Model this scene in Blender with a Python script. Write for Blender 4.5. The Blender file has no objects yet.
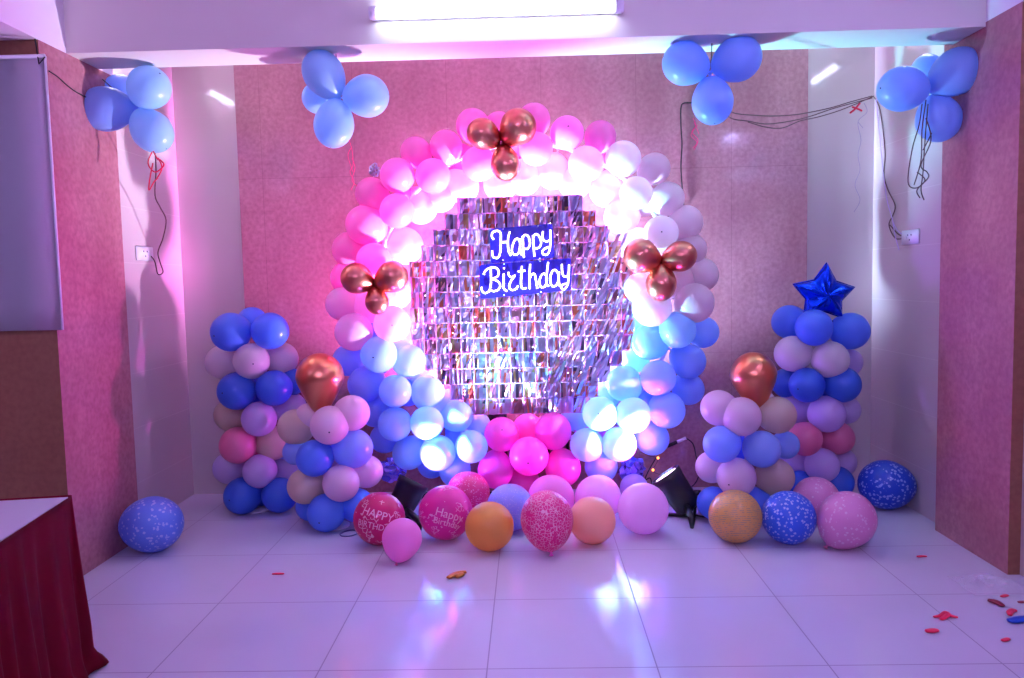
import bpy, bmesh, math, random
from mathutils import Vector, Matrix, Quaternion
random.seed(7)
SC = bpy.context.scene
COL = SC.collection
PI = math.pi

# ------------------------------------------------------------------ camera
CAM_D, CAM_H, F_PX = 5.136, 1.4, 780.3
YAW, PITCH, ROLL = -0.0235, -0.0748, -0.022
cy_, sy_ = math.cos(YAW), math.sin(YAW)
cp_, sp_ = math.cos(PITCH), math.sin(PITCH)
FW = Vector((sy_*cp_, cy_*cp_, sp_))
R0 = Vector((cy_, -sy_, 0))
U0 = R0.cross(FW)
RT = R0*math.cos(ROLL) + U0*math.sin(ROLL)
UP = U0*math.cos(ROLL) - R0*math.sin(ROLL)
CP = Vector((0, -CAM_D, CAM_H))
cam_data = bpy.data.cameras.new('camera')
cam_data.sensor_width = 36
cam_data.lens = F_PX*36/1024
cam_data.clip_start = 0.05
cam = bpy.data.objects.new('camera', cam_data)
M3 = Matrix((RT, UP, -FW)).transposed()
cam.matrix_world = Matrix.Translation(CP) @ M3.to_4x4()
COL.objects.link(cam)
SC.camera = cam

def ray(px, py):
    return (FW + RT*((px-512)/F_PX) - UP*((py-339)/F_PX))
def at(px, py, Y):
    d = ray(px, py); t = (Y+CAM_D)/d.y
    return CP + d*t
def atx(px, py, X):
    d = ray(px, py); t = X/d.x
    return CP + d*t
def atz(px, py, Z):
    d = ray(px, py); t = (Z-CAM_H)/d.z
    return CP + d*t
def depth(p):
    return (p-CP).dot(FW)

# ------------------------------------------------------------------ materials
def lin(c):
    def f(v):
        v /= 255.0
        return v/12.92 if v <= 0.04045 else ((v+0.055)/1.055)**2.4
    return (f(c[0]), f(c[1]), f(c[2]), 1)
MATS = {}
def mat(name, rgb, rough=.5, metal=0, emit=None, estr=0, coat=0, spec=.5):
    m = bpy.data.materials.new(name); m.use_nodes = True
    b = m.node_tree.nodes['Principled BSDF']
    b.inputs['Base Color'].default_value = lin(rgb)
    b.inputs['Roughness'].default_value = rough
    b.inputs['Metallic'].default_value = metal
    b.inputs['Specular IOR Level'].default_value = spec
    if coat: b.inputs['Coat Weight'].default_value = coat
    if emit:
        b.inputs['Emission Color'].default_value = lin(emit)
        b.inputs['Emission Strength'].default_value = estr
    MATS[name] = m
    return m
class NT:
    def __init__(s, m): s.t = m.node_tree; s.b = s.t.nodes.get('Principled BSDF')
    def n(s, typ, **kw):
        x = s.t.nodes.new(typ)
        for k, v in kw.items(): setattr(x, k, v)
        return x
    def l(s, a, b): s.t.links.new(a, b)
    def math(s, op, a, b=None, c=None):
        x = s.n('ShaderNodeMath', operation=op)
        for i, v in enumerate((a, b, c)):
            if v is None: continue
            if isinstance(v, (int, float)): x.inputs[i].default_value = v
            else: s.l(v, x.inputs[i])
        return x.outputs[0]
    def mix(s, fac, a, b):
        x = s.n('ShaderNodeMix', data_type='RGBA')
        for sock, v in ((x.inputs[0], fac), (x.inputs[6], a), (x.inputs[7], b)):
            if isinstance(v, (int, float)): sock.default_value = v
            elif isinstance(v, tuple): sock.default_value = v
            else: s.l(v, sock)
        return x.outputs[2]
def grid_mask(nt, coord, off, step, half):
    # 1 on a joint line, else 0
    a = nt.math('SUBTRACT', coord, off)
    a = nt.math('DIVIDE', a, step)
    a = nt.math('FRACT', a)
    a = nt.math('SUBTRACT', a, .5)
    a = nt.math('ABSOLUTE', a)
    return nt.math('GREATER_THAN', a, .5-half/step)
def position(nt):
    g = nt.n('ShaderNodeNewGeometry')
    s = nt.n('ShaderNodeSeparateXYZ'); nt.l(g.outputs['Position'], s.inputs[0])
    return g.outputs['Position'], s.outputs[0], s.outputs[1], s.outputs[2]

def tile_mat(name, rgb, grout, ax1, off1, st1, ax2, off2, st2, rough, hw=.0025, vary=.03):
    m = mat(name, rgb, rough); nt = NT(m)
    P, X, Y, Z = position(nt)
    ax = {'x': X, 'y': Y, 'z': Z}
    k = nt.math('MAXIMUM', grid_mask(nt, ax[ax1], off1, st1, hw), grid_mask(nt, ax[ax2], off2, st2, hw))
    no = nt.n('ShaderNodeTexNoise'); no.inputs['Scale'].default_value = 1.7; no.inputs['Detail'].default_value = 5
    nt.l(P, no.inputs['Vector'])
    c = lin(rgb); d = tuple(v*(1-vary*4) for v in c[:3])+(1,)
    base = nt.mix(no.outputs['Fac'], d, c)
    nt.l(nt.mix(k, base, lin(grout)), nt.b.inputs['Base Color'])
    nt.l(nt.math('MULTIPLY_ADD', k, .5, rough), nt.b.inputs['Roughness'])
    return m
def stone_mat(name, a, b, c, rough, sc=1.0, joint=None):
    m = mat(name, a, rough); nt = NT(m)
    P, X, Y, Z = position(nt)
    mp = nt.n('ShaderNodeMapping'); nt.l(P, mp.inputs['Vector'])
    mp.inputs['Scale'].default_value = (1, 1, .55)
    n1 = nt.n('ShaderNodeTexNoise'); n1.inputs['Scale'].default_value = 2.2*sc; n1.inputs['Detail'].default_value = 8; n1.inputs['Roughness'].default_value = .65
    n2 = nt.n('ShaderNodeTexNoise'); n2.inputs['Scale'].default_value = 38*sc; n2.inputs['Detail'].default_value = 4
    nt.l(mp.outputs[0], n1.inputs['Vector']); nt.l(P, n2.inputs['Vector'])
    r = nt.n('ShaderNodeMapRange'); r.inputs['From Min'].default_value = .3; r.inputs['From Max'].default_value = .7
    nt.l(n1.outputs['Fac'], r.inputs['Value'])
    r2 = nt.n('ShaderNodeMapRange'); r2.inputs['From Min'].default_value = .35; r2.inputs['From Max'].default_value = .7
    nt.l(n2.outputs['Fac'], r2.inputs['Value'])
    x = nt.mix(r.outputs[0], lin(a), lin(b))
    x = nt.mix(nt.math('MULTIPLY', r2.outputs[0], .5), x, lin(c))
    if joint:
        k = None
        for (axn, off, st) in joint:
            g = grid_mask(nt, {'x': X, 'y': Y, 'z': Z}[axn], off, st, .0012)
            k = g if k is None else nt.math('MAXIMUM', k, g)
        x = nt.mix(nt.math('MULTIPLY', k, .45), x, lin((90, 50, 60)))
    nt.l(x, nt.b.inputs['Base Color'])
    return m

M_floor = tile_mat('floor_tiles', (200, 198, 214), (140, 130, 150), 'x', -.1801, .6129, 'y', -1.7986, .6129, .12)
M_wtile = tile_mat('white_wall_tiles', (200, 184, 184), (192, 178, 176), 'z', .27, .32, 'x', 50.0, 300.0, .07, .0018, .015)
M_pink = stone_mat('pink_stone_back', (160, 108, 118), (188, 140, 146), (134, 86, 98), .09, joint=[('z', .9, 1.2), ('x', .1, .61)])
M_pier = stone_mat('pink_stone_pier', (168, 104, 114), (192, 134, 138), (138, 82, 94), .25)
M_brown = stone_mat('brown_stone', (144, 92, 68), (160, 108, 82), (122, 76, 56), .45)
M_paint = mat('painted_plaster', (216, 208, 200), .7)
M_soff = mat('painted_soffit', (226, 214, 222), .6)

def balloon_mat(name, rgb, trans=.42, rough=.32):
    m = mat(name, rgb, rough); nt = NT(m)
    out = nt.t.nodes['Material Output']
    nt.b.inputs['Coat Weight'].default_value = .25
    nt.b.inputs['Coat Roughness'].default_value = .12
    tr = nt.n('ShaderNodeBsdfTranslucent'); tr.inputs['Color'].default_value = lin(rgb)
    mx = nt.n('ShaderNodeMixShader'); mx.inputs[0].default_value = trans
    nt.l(nt.b.outputs[0], mx.inputs[1]); nt.l(tr.outputs[0], mx.inputs[2]); nt.l(mx.outputs[0], out.inputs[0])
    return m
def print_mat(name, rgb, ink, scale=26, th=.28, style='dots', cover=.5):
    """latex with a printed pattern of small motifs"""
    m = balloon_mat(name, rgb, .3); nt = NT(m)
    tc = nt.n('ShaderNodeTexCoord')
    if style == 'dots':
        v = nt.n('ShaderNodeTexVoronoi'); v.inputs['Scale'].default_value = scale; nt.l(tc.outputs['Object'], v.inputs['Vector'])
        w = nt.n('ShaderNodeTexNoise'); w.inputs['Scale'].default_value = scale*.35; nt.l(tc.outputs['Object'], w.inputs['Vector'])
        n3 = nt.n('ShaderNodeTexNoise'); n3.inputs['Scale'].default_value = scale*2.5; nt.l(tc.outputs['Object'], n3.inputs['Vector'])
        d = nt.math('ADD', v.outputs['Distance'], nt.math('MULTIPLY', nt.math('SUBTRACT', n3.outputs['Fac'], .5), .35))
        k = nt.math('MULTIPLY', nt.math('LESS_THAN', d, th), nt.math('GREATER_THAN', w.outputs['Fac'], cover))
    elif style == 'lines':
        sp = nt.n('ShaderNodeSeparateXYZ'); nt.l(tc.outputs['Object'], sp.inputs[0])
        w = nt.n('ShaderNodeTexNoise'); w.inputs['Scale'].default_value = 9; nt.l(tc.outputs['Object'], w.inputs['Vector'])
        fr = nt.math('FRACT', nt.math('MULTIPLY', sp.outputs[1], 14))
        k = nt.math('MULTIPLY', nt.math('LESS_THAN', fr, .35), nt.math('GREATER_THAN', w.outputs['Fac'], .5))
    else:   # glitter scribble
        v = nt.n('ShaderNodeTexVoronoi', feature='DISTANCE_TO_EDGE'); v.inputs['Scale'].default_value = scale; nt.l(tc.outputs['Object'], v.inputs['Vector'])
        w = nt.n('ShaderNodeTexNoise'); w.inputs['Scale'].default_value = scale*.4; nt.l(tc.outputs['Object'], w.inputs['Vector'])
        k = nt.math('MULTIPLY', nt.math('LESS_THAN', v.outputs['Distance'], th), nt.math('GREATER_THAN', w.outputs['Fac'], cover))
    col = nt.mix(nt.math('MULTIPLY', k, .92), lin(rgb), lin(ink))
    nt.l(col, nt.b.inputs['Base Color'])
    return m

B = dict(
    white=balloon_mat('latex_white', (232, 222, 226)),
    cream=balloon_mat('latex_cream', (226, 208, 190)),
    pearl=balloon_mat('latex_pearl_pink', (238, 214, 228)),
    pink=balloon_mat('latex_pink', (255, 158, 226)),
    pale=balloon_mat('latex_pale_pink', (252, 204, 244)),
    rose=balloon_mat('latex_rose', (238, 140, 178)),
    hot=balloon_mat('latex_hot_pink', (255, 118, 220)),
    sky=balloon_mat('latex_sky_blue', (176, 222, 254)),
    sky2=balloon_mat('latex_light_blue', (156, 192, 255)),
    blue=balloon_mat('latex_blue', (70, 124, 232)),
    azure=balloon_mat('latex_azure', (96, 148, 252)),
    yellow=balloon_mat('latex_yellow', (244, 182, 92)),
    peach=balloon_mat('latex_peach', (255, 196, 168)),
    lilac=balloon_mat('latex_lilac', (216, 196, 240)),
)
M_gold = mat('chrome_rose_gold', (226, 138, 104), .3, 1.0)
M_gold2 = mat('chrome_rose_copper', (216, 128, 112), .3, 1.0)
M_dot = mat('latex_crown_dark', (40, 46, 70), .5)
M_knot = mat('latex_knot', (120, 70, 80), .5)
P_red = print_mat('print_red', (220, 24, 112), (255, 205, 230), 6, .07, 'scrib', .57)
P_mag = print_mat('print_magenta', (234, 44, 158), (255, 195, 242), 7, .07, 'scrib', .57)
P_redb = print_mat('print_crimson', (224, 48, 124), (246, 190, 220), 14, .32, 'dots', .48)
P_glit = print_mat('print_rose_scroll', (240, 46, 142), (255, 205, 235), 9, .06, 'scrib', .42)
P_blue = print_mat('print_blue_flowers', (54, 112, 232), (205, 225, 255), 7.5, .36, 'dots', .36)
P_dblue = print_mat('print_deep_blue', (30, 84, 212), (170, 200, 255), 7, .36, 'dots', .45)
P_lblue = print_mat('print_light_blue', (108, 146, 240), (200, 215, 255), 7, .34, 'dots', .47)
P_frost = print_mat('print_frosted_blue', (160, 172, 246), (205, 205, 250), 14, .3, 'dots', .45)
P_pink = print_mat('print_pale_pink', (236, 158, 208), (252, 222, 242), 7.5, .34, 'dots', .48)
P_gold = print_mat('print_yellow', (232, 184, 104), (150, 150, 140), 30, .3, 'lines')
M_black = mat('black_plastic', (14, 13, 20), .35)
M_wire = mat('black_cable', (22, 18, 26), .5)
M_brwire = mat('brown_ribbon', (84, 44, 52), .5)
M_lilrib = mat('lilac_ribbon', (190, 165, 220), .4)
M_redrib = mat('red_ribbon', (226, 24, 70), .35)
M_pinkrib = mat('pink_ribbon', (246, 50, 120), .35)
M_whitep = mat('white_plastic', (226, 222, 230), .35)
M_grid = mat('grid_wire', (176, 116, 176), .5, 0)
M_board = mat('sign_board_blue', (36, 24, 168), .3)
M_neon = mat('neon_tube', (255, 235, 225), .4, emit=(255, 214, 200), estr=1.0)
M_tube = mat('fluorescent_tube', (255, 255, 255), .4, emit=(214, 226, 255), estr=7)
M_tube2 = mat('fluorescent_tube_side', (255, 255, 255), .4, emit=(224, 226, 255), estr=12)
M_maroon = mat('maroon_satin', (138, 4, 40), .6, spec=.15)
M_cloth = mat('white_table_top', (196, 188, 200), .6)
M_screen = mat('screen_fabric', (214, 210, 222), .8)
M_lens = mat('lens_pink', (255, 220, 250), .3, emit=(255, 205, 250), estr=2)
M_lens2 = mat('lens_blue', (200, 220, 255), .3, emit=(150, 190, 255), estr=1.5)
M_fairy = mat('fairy_bulb', (255, 230, 240), .4, emit=(255, 205, 225), estr=5)
M_bulb = mat('warm_bulb', (255, 170, 90), .4, emit=(255, 140, 50), estr=3)
M_sp = mat('star_foil', (10, 62, 214), .22, .9)
M_pfoil = mat('purple_foil', (156, 140, 240), .25, .9)
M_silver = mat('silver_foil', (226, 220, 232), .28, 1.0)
# crinkled foil: reflections of the room painted as tints from flap to flap
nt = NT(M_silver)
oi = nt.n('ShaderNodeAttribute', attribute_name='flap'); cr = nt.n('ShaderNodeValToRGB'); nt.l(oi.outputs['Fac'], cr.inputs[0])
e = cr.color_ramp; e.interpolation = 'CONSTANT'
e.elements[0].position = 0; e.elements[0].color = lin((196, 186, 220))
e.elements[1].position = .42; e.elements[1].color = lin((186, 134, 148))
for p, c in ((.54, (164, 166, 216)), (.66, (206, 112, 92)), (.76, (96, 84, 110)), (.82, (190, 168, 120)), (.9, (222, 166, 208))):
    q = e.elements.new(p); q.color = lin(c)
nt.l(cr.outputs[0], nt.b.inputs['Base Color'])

# ------------------------------------------------------------------ object helpers
def link(o, parent=None, mats=None):
    COL.objects.link(o)
    if parent is not None:
        o.parent = parent
    return o
def mesh_obj(name, bm, m, parent=None, smooth=True):
    me = bpy.data.meshes.new(name)
    bm.normal_update(); bm.to_mesh(me); bm.free()
    for p in me.polygons: p.use_smooth = smooth
    for x in (m if isinstance(m, (list, tuple)) else [m]): me.materials.append(x)
    o = bpy.data.objects.new(name, me)
    return link(o, parent)
def empty(name, loc, label, cat, group=None):
    o = bpy.data.objects.new(name, None); o.empty_display_size = .1
    COL.objects.link(o); o.location = loc
    o['label'] = label; o['category'] = cat
    if group: o['group'] = group
    return o
def tag(o, label, cat, group=None):
    o['label'] = label; o['category'] = cat
    if group: o['group'] = group
    return o
def box(bm, lo, hi, mi=0):
    vs = [bm.verts.new((x, y, z)) for z in (lo[2], hi[2]) for y in (lo[1], hi[1]) for x in (lo[0], hi[0])]
    for f in ((0, 2, 3, 1), (4, 5, 7, 6), (0, 1, 5, 4), (2, 6, 7, 3), (0, 4, 6, 2), (1, 3, 7, 5)):
        fc = bm.faces.new([vs[i] for i in f]); fc.material_index = mi
def struct(name, lo, hi, m, mapf=None):
    bm = bmesh.new(); box(bm, lo, hi)
    o = mesh_obj(name, bm, m, smooth=False); o['kind'] = 'structure'
    return o
def tube(bm, pts, r, seg=8, taper=None, mi=0):
    pts = [Vector(p) for p in pts]
    rings = []
    prev = None
    for i, p in enumerate(pts):
        d = (pts[min(i+1, len(pts)-1)] - pts[max(i-1, 0)])
        d = d.normalized() if d.length > 1e-9 else Vector((0, 0, 1))
        if prev is None:
            a = Vector((0, 0, 1)) if abs(d.z) < .9 else Vector((1, 0, 0))
            n = d.cross(a).normalized()
        else:
            n = (prev - d*prev.dot(d))
            n = n.normalized() if n.length > 1e-6 else d.orthogonal().normalized()
        prev = n; b = d.cross(n)
        rr = r*(taper[i] if taper else 1)
        rings.append([bm.verts.new(p + (n*math.cos(2*PI*k/seg) + b*math.sin(2*PI*k/seg))*rr) for k in range(seg)])
    for i in range(len(rings)-1):
        for k in range(seg):
            f = bm.faces.new((rings[i][k], rings[i][(k+1) % seg], rings[i+1][(k+1) % seg], rings[i+1][k])); f.material_index = mi
    for rg, rev in ((rings[0], True), (rings[-1], False)):
        try:
            f = bm.faces.new(list(reversed(rg)) if rev else rg); f.material_index = mi
        except ValueError: pass
def spline(pts, n=8):
    pts = [Vector(p) for p in pts]; out = []
    for i in range(len(pts)-1):
        p0 = pts[max(i-1, 0)]; p1 = pts[i]; p2 = pts[i+1]; p3 = pts[min(i+2, len(pts)-1)]
        for k in range(n):
            t = k/n
            out.append(.5*((2*p1)+(p2-p0)*t+(2*p0-5*p1+4*p2-p3)*t*t+(3*p1-p0-3*p2+p3)*t**3))
    out.append(pts[-1]); return out
def lathe(bm, prof, seg=28, mi=lambda i: 0):
    rings = []
    for (r, z) in prof:
        if r < 1e-6: rings.append([bm.verts.new((0, 0, z))])
        else: rings.append([bm.verts.new((r*math.cos(2*PI*k/seg), r*math.sin(2*PI*k/seg), z)) for k in range(seg)])
    for i in range(len(rings)-1):
        a, b = rings[i], rings[i+1]
        for k in range(seg):
            k2 = (k+1) % seg
            if len(a) == 1 and len(b) == 1: continue
            if len(a) == 1: f = bm.faces.new((a[0], b[k], b[k2]))
            elif len(b) == 1: f = bm.faces.new((a[k], b[0], a[k2]))
            else: f = bm.faces.new((a[k], b[k], b[k2], a[k2]))
            f.material_index = mi(i)

# balloon meshes: unit radius, crown at +Z, knotted neck at -Z
BM = {}
def balloon_mesh(matl, drop, dot, knotm):
    key = (matl.name, drop, dot, knotm.name)
    if key in BM: return BM[key]
    bm = bmesh.new(); prof = []
    n = 22
    prof.append((0, 1.0)); prof.append((.042, .9985))
    for i in range(1, n):
        t = PI*i/n
        c, s = math.cos(t), math.sin(t)
        if c < 0:
            k = -c
            z = c*(1+drop*k*k*1.2); r = s*(1-drop*.55*k)
        else: z = c; r = s
        if i == n-1: r = max(r*.8, .05)
        prof.append((r, z))
    zb = -(1+drop*1.2)
    prof += [(.05, zb-.02), (.035, zb-.07), (.075, zb-.1), (.085, zb-.13), (.05, zb-.15), (0, zb-.14)]
    nd = len(prof)
    lathe(bm, prof, 30, lambda i: 1 if (dot and i == 0) else (2 if i >= nd-6 else 0))
    me = bpy.data.meshes.new('balloon')
    bm.normal_update(); bm.to_mesh(me); bm.free()
    for p in me.polygons: p.use_smooth = True
    for x in (matl, M_dot, knotm): me.materials.append(x)
    BM[key] = me
    return me
def balloon(name, center, rx, rl, crown, matl, parent=None, drop=.1, dot=True, knotm=None, spin=0):
    """rx: radius across, rl: radius along the crown axis"""
    me = balloon_mesh(matl, drop, dot, knotm or matl)
    o = bpy.data.objects.new(name, me)
    q = Vector(crown).normalized().to_track_quat('Z', 'Y') @ Quaternion((0, 0, 1), spin)
    o.rotation_mode = 'QUATERNION'; o.rotation_quaternion = q
    o.scale = (rx, rx, rl)
    o.location = Vector(center) - (parent.location if parent is not None else Vector((0, 0, 0)))
    link(o, parent)
    return o

# ------------------------------------------------------------------ the room
XL, XR, PL, PR = -2.303, 2.2385, -2.2177, 2.1738
YPL, YPR, NL, NR = -.887, -.944, -1.531, -1.587
ZB = 2.544; ZC = 3.05
struct('floor', (-5.2, -9.2, -.1), (3.2, .15, 0), M_floor)
# back wall: pink stone between two white tiled strips
struct('wall_back', (-2.5, .02, 0), (2.5, .15, ZC), M_wtile)
o = struct('trim_1', (-1.888, 0.0, 0), (1.808, .022, ZC), M_pink); o['label'] = 'pink stone panel covering the middle of the back wall'
struct('wall_left', (XL-.15, YPL-.05, 0), (XL, .02, ZC), M_wtile)
struct('wall_right', (XR, YPR-.05, 0), (XR+.15, .02, ZC), M_wtile)
def pier(name, x0, x1, y0, y1, zt, face_x):
    bm = bmesh.new(); box(bm, (x0, y0, 0), (x1, y1, zt))
    bm.normal_update()
    for f in bm.faces:
        f.material_index = 1 if f.normal.y < -.5 else 0
    o = mesh_obj(name, bm, [M_pier, M_brown], smooth=False); o['kind'] = 'structure'
    return o
pier('trim_2', -5.2, PL, NL, YPL, ZB, PL)['label'] = 'broad left pier clad in pink stone with a brown front face'
pier('trim_3', PR, PR+.4, NR, YPR, ZB+.02, PR)['label'] = 'right pier clad in pink stone'
struct('wall_front', (-5.2, -9.2, 0), (3.2, -9.05, ZC), mat('hall_wall_far', (150, 100, 90), .6))
struct('wall_hall_left', (-5.25, -9.2, 0), (-5.1, NL, ZC), mat('hall_wall_side', (176, 150, 150), .6))
struct('wall_hall_right', (PR+.055, -9.2, 0), (PR+.2, NR, ZB+.02), M_wtile)
# beams
struct('trim_4', (PL, -1.312, ZB), (PR, -1.028, ZC), M_paint)['label'] = 'painted beam across the top of the alcove'
struct('trim_5', (PL-.45, -9.1, ZB), (PL, YPL, ZC), M_soff)['label'] = 'painted beam running forward above the left pier'
struct('trim_6', (PR, -9.1, ZB+.02), (PR+.45, YPR, ZC), M_soff)['label'] = 'painted beam running forward above the right pier'
struct('ceiling', (-5.2, -9.2, ZC), (3.2, .15, ZC+.1), M_soff)

# ------------------------------------------------------------------ fluorescent tubes
def tube_light(p0, p1, r, label, tm, off, caps=True):
    p0 = Vector(p0); p1 = Vector(p1); mid = (p0+p1)/2
    t = empty('tube_light', mid, label, 'light')
    d = (p1-p0).normalized()
    bm = bmesh.new(); tube(bm, [p0-mid, p1-mid], r, 16); mesh_obj('tube', bm, tm, t)
    for s, p in ((-1, p0), (1, p1)):
        bm = bmesh.new(); tube(bm, [p-mid-d*.004, p-mid+d*s*.035], r*1.25, 12); mesh_obj('end_cap', bm, M_whitep, t)
    off = Vector(off)
    n = off.normalized()
    bm = bmesh.new()
    a = p0-mid-d*.03+n*(off.length*.55); b = p1-mid+d*.03+n*(off.length*.55)
    z = Vector((0, 0, 1)) if abs(n.z) < .5 else Vector((1, 0, 0))
    w = d.cross(n).normalized()*.022
    q = [a-w, a+w, b+w, b-w]
    v1 = [bm.verts.new(x) for x in q]; v2 = [bm.verts.new(x+n*(off.length*.45+.001)) for x in q]
    bm.faces.new(v1); bm.faces.new(list(reversed(v2)))
    for i in range(4): bm.faces.new((v1[i], v2[i], v2[(i+1) % 4], v1[(i+1) % 4]))
    bmesh.ops.recalc_face_normals(bm, faces=bm.faces)
    mesh_obj('batten', bm, M_whitep, t, False)
    return t
a = at(377, 13, -1.36); b = at(616, 6, -1.36)
tube_light(a, b, .024, 'long glowing white tube light on the front of the painted beam', M_tube, (0, .048, 0))
tube_light((-2.255, -.98, 2.80), (-2.255, -.45, 2.80), .016, 'short tube light on the left side wall behind the beam', M_tube2, (-.048, 0, 0))
tube_light((2.19, -.98, 2.86), (2.19, -.45, 2.86), .016, 'short tube light on the right side wall behind the beam', M_tube2, (.048, 0, 0))
M_hall = mat('hall_tube', (255, 255, 255), .4, emit=(188, 172, 255), estr=20)
tube_light((PR-.045, -3.4, 2.85), (PR-.045, -2.2, 2.85), .018, 'tube light on the right hall beam', M_hall, (.045, 0, 0))
tube_light((-1.6, -5.6, ZC-.05), (1.2, -5.6, ZC-.05), .03, 'ceiling tube light over the hall behind the viewer', M_hall, (0, 0, .05))
tube_light((-4.2, -4.0, ZC-.05), (-3.0, -4.0, ZC-.05), .03, 'added unseen ceiling tube over the left part of the hall, brightening the screen', M_hall, (0, 0, .05))  # extra tube out of view, added to brighten the screen and left pier front
tube_light((-1.8, -7.4, ZC-.05), (1.4, -7.4, ZC-.05), .03, 'second ceiling tube light at the far end of the hall', M_hall, (0, 0, .05))

# ------------------------------------------------------------------ balloon arch
RC = (526, 296)                    # centre of the ring in the picture, used for directions
YA = {'f': -.40, 'm': -.31, 'b': -.20, 'g': -.56}
ctr = at(RC[0], RC[1], -.30)
arch = empty('balloon_arch', (ctr.x, -.30, 0), 'round arch of pink, white and blue balloons around the silver foil panel', 'balloon arch')
bm = bmesh.new()
Rr = 150/F_PX*(CAM_D-.3)
tube(bm, [Vector((Rr*math.cos(t*2*PI/64), 0, ctr.z+Rr*math.sin(t*2*PI/64))) for t in range(65)], .012, 8)
mesh_obj('ring_frame', bm, M_whitep, arch)
for s in (-1, 1):
    bm = bmesh.new()
    x = s*.42; zt = ctr.z-math.sqrt(Rr*Rr-x*x)
    tube(bm, [(x, 0, zt), (x, 0, .012)], .012, 8); tube(bm, [(x, -.16, .012), (x, .16, .012)], .012, 8)
    mesh_obj('support_leg', bm, M_whitep, arch)
A = []
def ab(layer, col, *lst):
    for (x, y, r) in lst: A.append((layer, col, x, y, r))
ab('m', 'pink', (366, 225, 20), (372, 194, 16.5), (416, 152.5, 15.5), (446, 147, 16.5), (473, 126, 17), (534, 120, 16.5), (600, 137, 16))
ab('b', 'pink', (351, 250, 18.5), (348, 278, 17), (499, 127, 15))
ab('f', 'pink', (374, 261, 18), (397.5, 175.5, 17.5), (433, 176, 17.5), (479, 164, 17.5), (536, 149, 17), (567, 133, 17), (397, 211, 17.5))
ab('b', 'pearl', (404, 246, 19), (394, 292, 18), (462, 186, 17), (420, 206, 18), (440, 196, 16), (500, 184, 17), (524, 178, 17), (553, 172, 17), (575, 182, 17))
ab('m', 'pale', (343, 304, 17), (370, 305, 18))
ab('f', 'pale', (354, 332, 19), (392, 324, 18.5), (586, 164, 18))
ab('m', 'pearl', (654, 169, 16), (667, 199, 17), (685, 223, 17.5), (690, 250, 16.5), (701, 275, 17), (639, 288, 15), (678, 282, 18), (662, 262, 17))
ab('f', 'pearl', (623, 159, 18), (636, 193, 16.5), (661, 233, 17.5))
ab('b', 'pearl', (607, 189, 18), (622, 216, 18), (636, 245, 18))
ab('f', 'pearl', (652, 307, 20), (694, 303, 20))
ab('f', 'sky', (379, 354.5, 18.5), (395.4, 391, 16.5), (395, 424, 17), (427, 423, 17), (438, 453, 18), (471.4, 446.5, 16.5),
   (600, 414, 17.5), (587, 444.7, 17), (619, 444, 17.5), (658, 378, 18), (666.5, 410, 18.5), (633, 415, 18), (677.5, 330, 18.5))
ab('m', 'sky', (409, 361, 16.5), (427.5, 392, 17), (457, 416, 16), (409, 453, 16.5), (455, 470, 16), (601, 466, 16.5), (652, 438, 17), (624, 383.5, 18), (650, 342, 18))
ab('b', 'sky', (404, 344, 15), (424, 383, 15), (449, 403, 14), (477, 426, 14), (577, 416, 16), (604, 393, 15), (634, 324, 16), (632, 356, 16.5))
ab('b', 'sky2', (349, 360, 16), (376, 410, 17), (385, 438, 15), (432, 463, 15), (702.5, 332, 16), (688, 389, 16))
ab('m', 'sky2', (366, 384, 18), (688, 361, 17.5))
ab('f', 'hot', (529, 456, 19.5))
ab('m', 'hot', (501.6, 434.5, 17.5), (553, 431, 18.5), (495.5, 470, 18), (563, 468, 18))
ab('b', 'hot', (528, 430, 16), (524, 482, 16))
# rear row filling the ring behind the others
for k in range(14):
    t = 2*PI*(k+.5)/14
    x = RC[0]+151*math.cos(t); y = RC[1]-152*math.sin(t)
    c = 'pearl' if t < .9 else ('pink' if t < 3.05 else ('sky2' if (t < 4.3 or t > 5.2) else 'hot'))
    if t > 6.0: c = 'pearl'
    A.append(('b', c, x, y, 15.5))
LBL = dict(pink='pink balloon', pearl='pale pearl pink balloon', pale='pale pink balloon', sky='pale blue balloon', sky2='light blue balloon', hot='hot pink balloon')
for (ly, c, x, y, r) in A:
    Y = YA[ly] + random.uniform(-.012, .012)
    p = at(x, y, Y); R = r*depth(p)/F_PX
    ang = math.atan2(p.z-ctr.z, p.x-ctr.x)
    core = Vector((ctr.x+Rr*math.cos(ang), -.27, ctr.z+Rr*math.sin(ang)))
    d = p-core + Vector((random.uniform(-.03, .03), 0, random.uniform(-.03, .03)))
    if ly == 'f': d = d*.6 + Vector((0, -.16, 0))
    if ly == 'b': d.y = abs(d.y)*.4
    o = balloon('balloon', p, R, R*1.03, d, B[c], arch, .1, random.random() < .4, spin=random.random()*6)
    o['label'] = LBL[c]

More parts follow.
